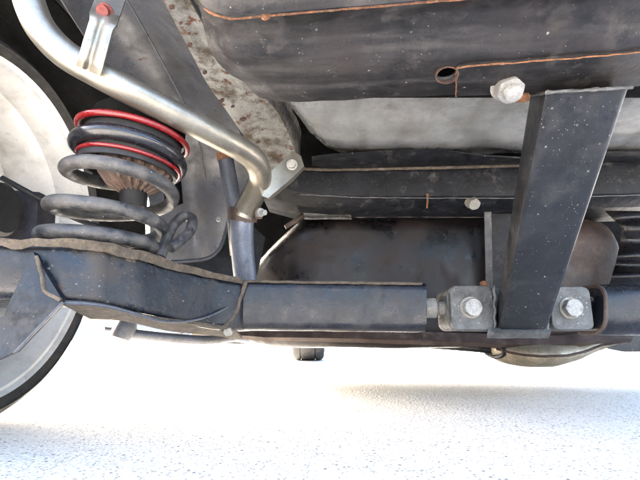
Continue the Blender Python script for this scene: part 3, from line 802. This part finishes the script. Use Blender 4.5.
obj('shell', loft(LO), M['muffler'], mf, angle=60)
obj('seam', tube(sm, .0026, 8), M['darkrust'], mf)
x0 = LO[1]; 
obj('end_band', jitter(tube(x0, .005, 8, closed=True), .0008, 80), M['rubber'], mf)
obj('inlet', tube(crom([P(494,350,1.0), P(478,348,1.02), P(450,346,1.1), P(430,345,1.2)], 5), .010, 14), M['undercoat'], mf)

# ------------------------------------------------------------------ rear wheel
def make_wheel(name, label, X, Yc, Zc, rt, rr, wd, inner_dir, group=None, detail=True):
    """inner_dir=+1: the inside of the wheel looks towards +X"""
    wh = thing(name, label, 'wheel', (X - inner_dir*wd/2, Yc, 0), group)
    ax = (-inner_dir,0,0); c = (X, Yc, Zc)
    ty = obj('tyre', lathe([(rr+.004,.006),(rr+.010,.000),(rr+.018,-.006),((rt+rr)/2,-.010),(rt-.012,-.004),(rt-.003,.008),(rt,.022),(rt,wd*.24),(rt-.006,wd*.245),(rt-.006,wd*.275),(rt,wd*.28),(rt,wd*.72),(rt-.006,wd*.725),(rt-.006,wd*.755),(rt,wd*.76),(rt,wd-.02),(rt-.004,wd-.006),(rt-.014,wd+.003),((rt+rr)/2,wd+.008),(rr+.004,wd-.004),(rr,wd*.5)], c, ax, 96, closed=True), M['tyre'], wh, angle=30)
    rm = obj('rim', lathe([(rr+.006,.000),(rr+.007,.004),(rr-.004,.010),(rr-.010,.028),(rr-.013,.034),(rr-.013,.060),(rr-.026,.078),(rr-.030,.13),(rr-.022,.150),(rr-.08,.158),(rr-.14,.150),(.05,.135),(.05,.140),(rr-.14,.156),(rr-.08,.164),(rr-.010,.160),(rr+.004,wd-.004),(rr,wd*.8),(rr-.012,.13),(rr-.010,.07),(rr-.002,.04),(rr,.008)], c, ax, 96, closed=True), M['rim'], wh, angle=35)
    return wh
WX = -.505
wh = make_wheel('tyred_wheel', 'silver-white wheel rim and dark tyre seen from inside next to the spring', WX, .66, .303, .303, .264, .185, 1)
dr = thing('brake_drum', 'dark blue-grey brake drum with round black hub inside the white wheel', 'brake drum', (-.49,.66,.297))
obj('backing_plate', lathe([(.02,0),(.085,0),(.092,.006),(.092,.03),(.085,.05),(.083,.085),(.02,.085)], (-.515,.60,.27), (-1,0,0), 56), M['hub'], dr)
obj('hub_boss', lathe([(.01,-.03),(.036,-.03),(.042,-.024),(.042,0),(.01,0)], (-.515,.640,.325), (-1,0,0), 36), M['rubber'], dr)
b_ = bmesh.new(); a = P(-60,190,.72); 
obj('caliper_block', poly_plate([P(-50,186,.70), P(39,192,.70), P(35,243,.70), P(-50,250,.70)], .05), M['hub'], dr, angle=30)
hz = crom([P(2,178,.66), P(20,188,.665), P(40,199,.68), P(62,212,.70), P(90,224,.73), P(112,230,.76)], 6)
tag(obj('brake_hose', tube(hz, .0048, 12), M['rubber']), 'thin black brake hose slanting from the drum past the spring', 'hose')

# ------------------------------------------------------------------ things farther forward under the car
make_wheel('tyred_wheel', 'small dark far tyre standing on the ground below the axle beam', .017, 2.50, .297, .297, .20, .165, 1)
sill = thing('side_sill', 'pale blue sill panel behind the rear tyre under the axle arm', 'sill', (-.75,1.5,.12))
obj('flap', poly_plate([P(80,320,1.35), P(104,326,1.35), P(102,338.5,1.35), P(70,341,1.35)], .02), M['paleblue'], sill)
obj('skirt', poly_plate([P(100,322,1.5), P(190,326,1.5), P(190,338.5,1.5), P(100,339.5,1.5)], .02), M['paleblue'], sill)
la = thing('lower_link', 'dusty pale trailing link running forward below the flared axle arm', 'link', P(180,336,1.1))
rows = []
obj('link', tube(crom([P(116,330,.98), P(135,334,1.0), P(172,338,1.04), P(205,340,1.1), P(236,337,1.2)], 6), [.012]*25, 14), M['bodyblue'], la)
obj('bush', lathe([(.006,-.02),(.022,-.02),(.024,-.015),(.024,.015),(.022,.02),(.006,.02)], P(124,330,.98), (.3,.2,1), 28), M['bodyblue'], la)
fp = thing('front_pipe', 'long dull grey exhaust pipe running forward beside the far tyre', 'exhaust pipe', P(350,340,1.6))
obj('pipe', tube(crom([P(236,336,1.25), P(275,341,1.35), P(330,343,1.5), P(420,342,1.7), P(480,341,1.8)], 8), .016, 16), M['pipegrey'], fp)
bl_ = thing('brake_pipe_run', 'thin grey brake pipes running forward beneath the axle arm', 'brake pipe', P(200,338,1.3))
for k_, (ya, yb) in enumerate(((329,341),(333,343.5))):
    obj('pipe', tube(crom([P(104+k_*14, ya, 1.15), P(150, ya+5, 1.22), P(200, yb-3, 1.3), P(250, yb-1, 1.4), P(300, yb, 1.55)], 6), .0065, 10), M['bodyblue'], bl_)
    c_ = P(178, lerp(ya, yb, .62), 1.26); obj('clip', prism(c_-Vector((.012,0,0)), (1,0,0), rrect(.022,.022,.005), .024, .001), M['undercoat'], bl_)
sb = thing('suspension_bracket', 'dark U-shaped bracket directly above the far tyre', 'bracket', P(309,346,2.6))
obj('bracket', tube(crom([P(299,334,2.55), P(301,343,2.55), P(309,347.5,2.55), P(317,343,2.55), P(320,334,2.55)], 6), .018, 12), M['undercoat'], sb)
ut = thing('floor_tray', 'dark blue-grey tray under the car above the right end of the muffler', 'tray', (.9,1.3,.15))
obj('tray', poly_plate([P(608,330,1.0), P(700,330,1.0), P(700,352,1.0), P(625,352,1.0), P(596,346,1.0)], .12), M['axle'], ut, angle=30)
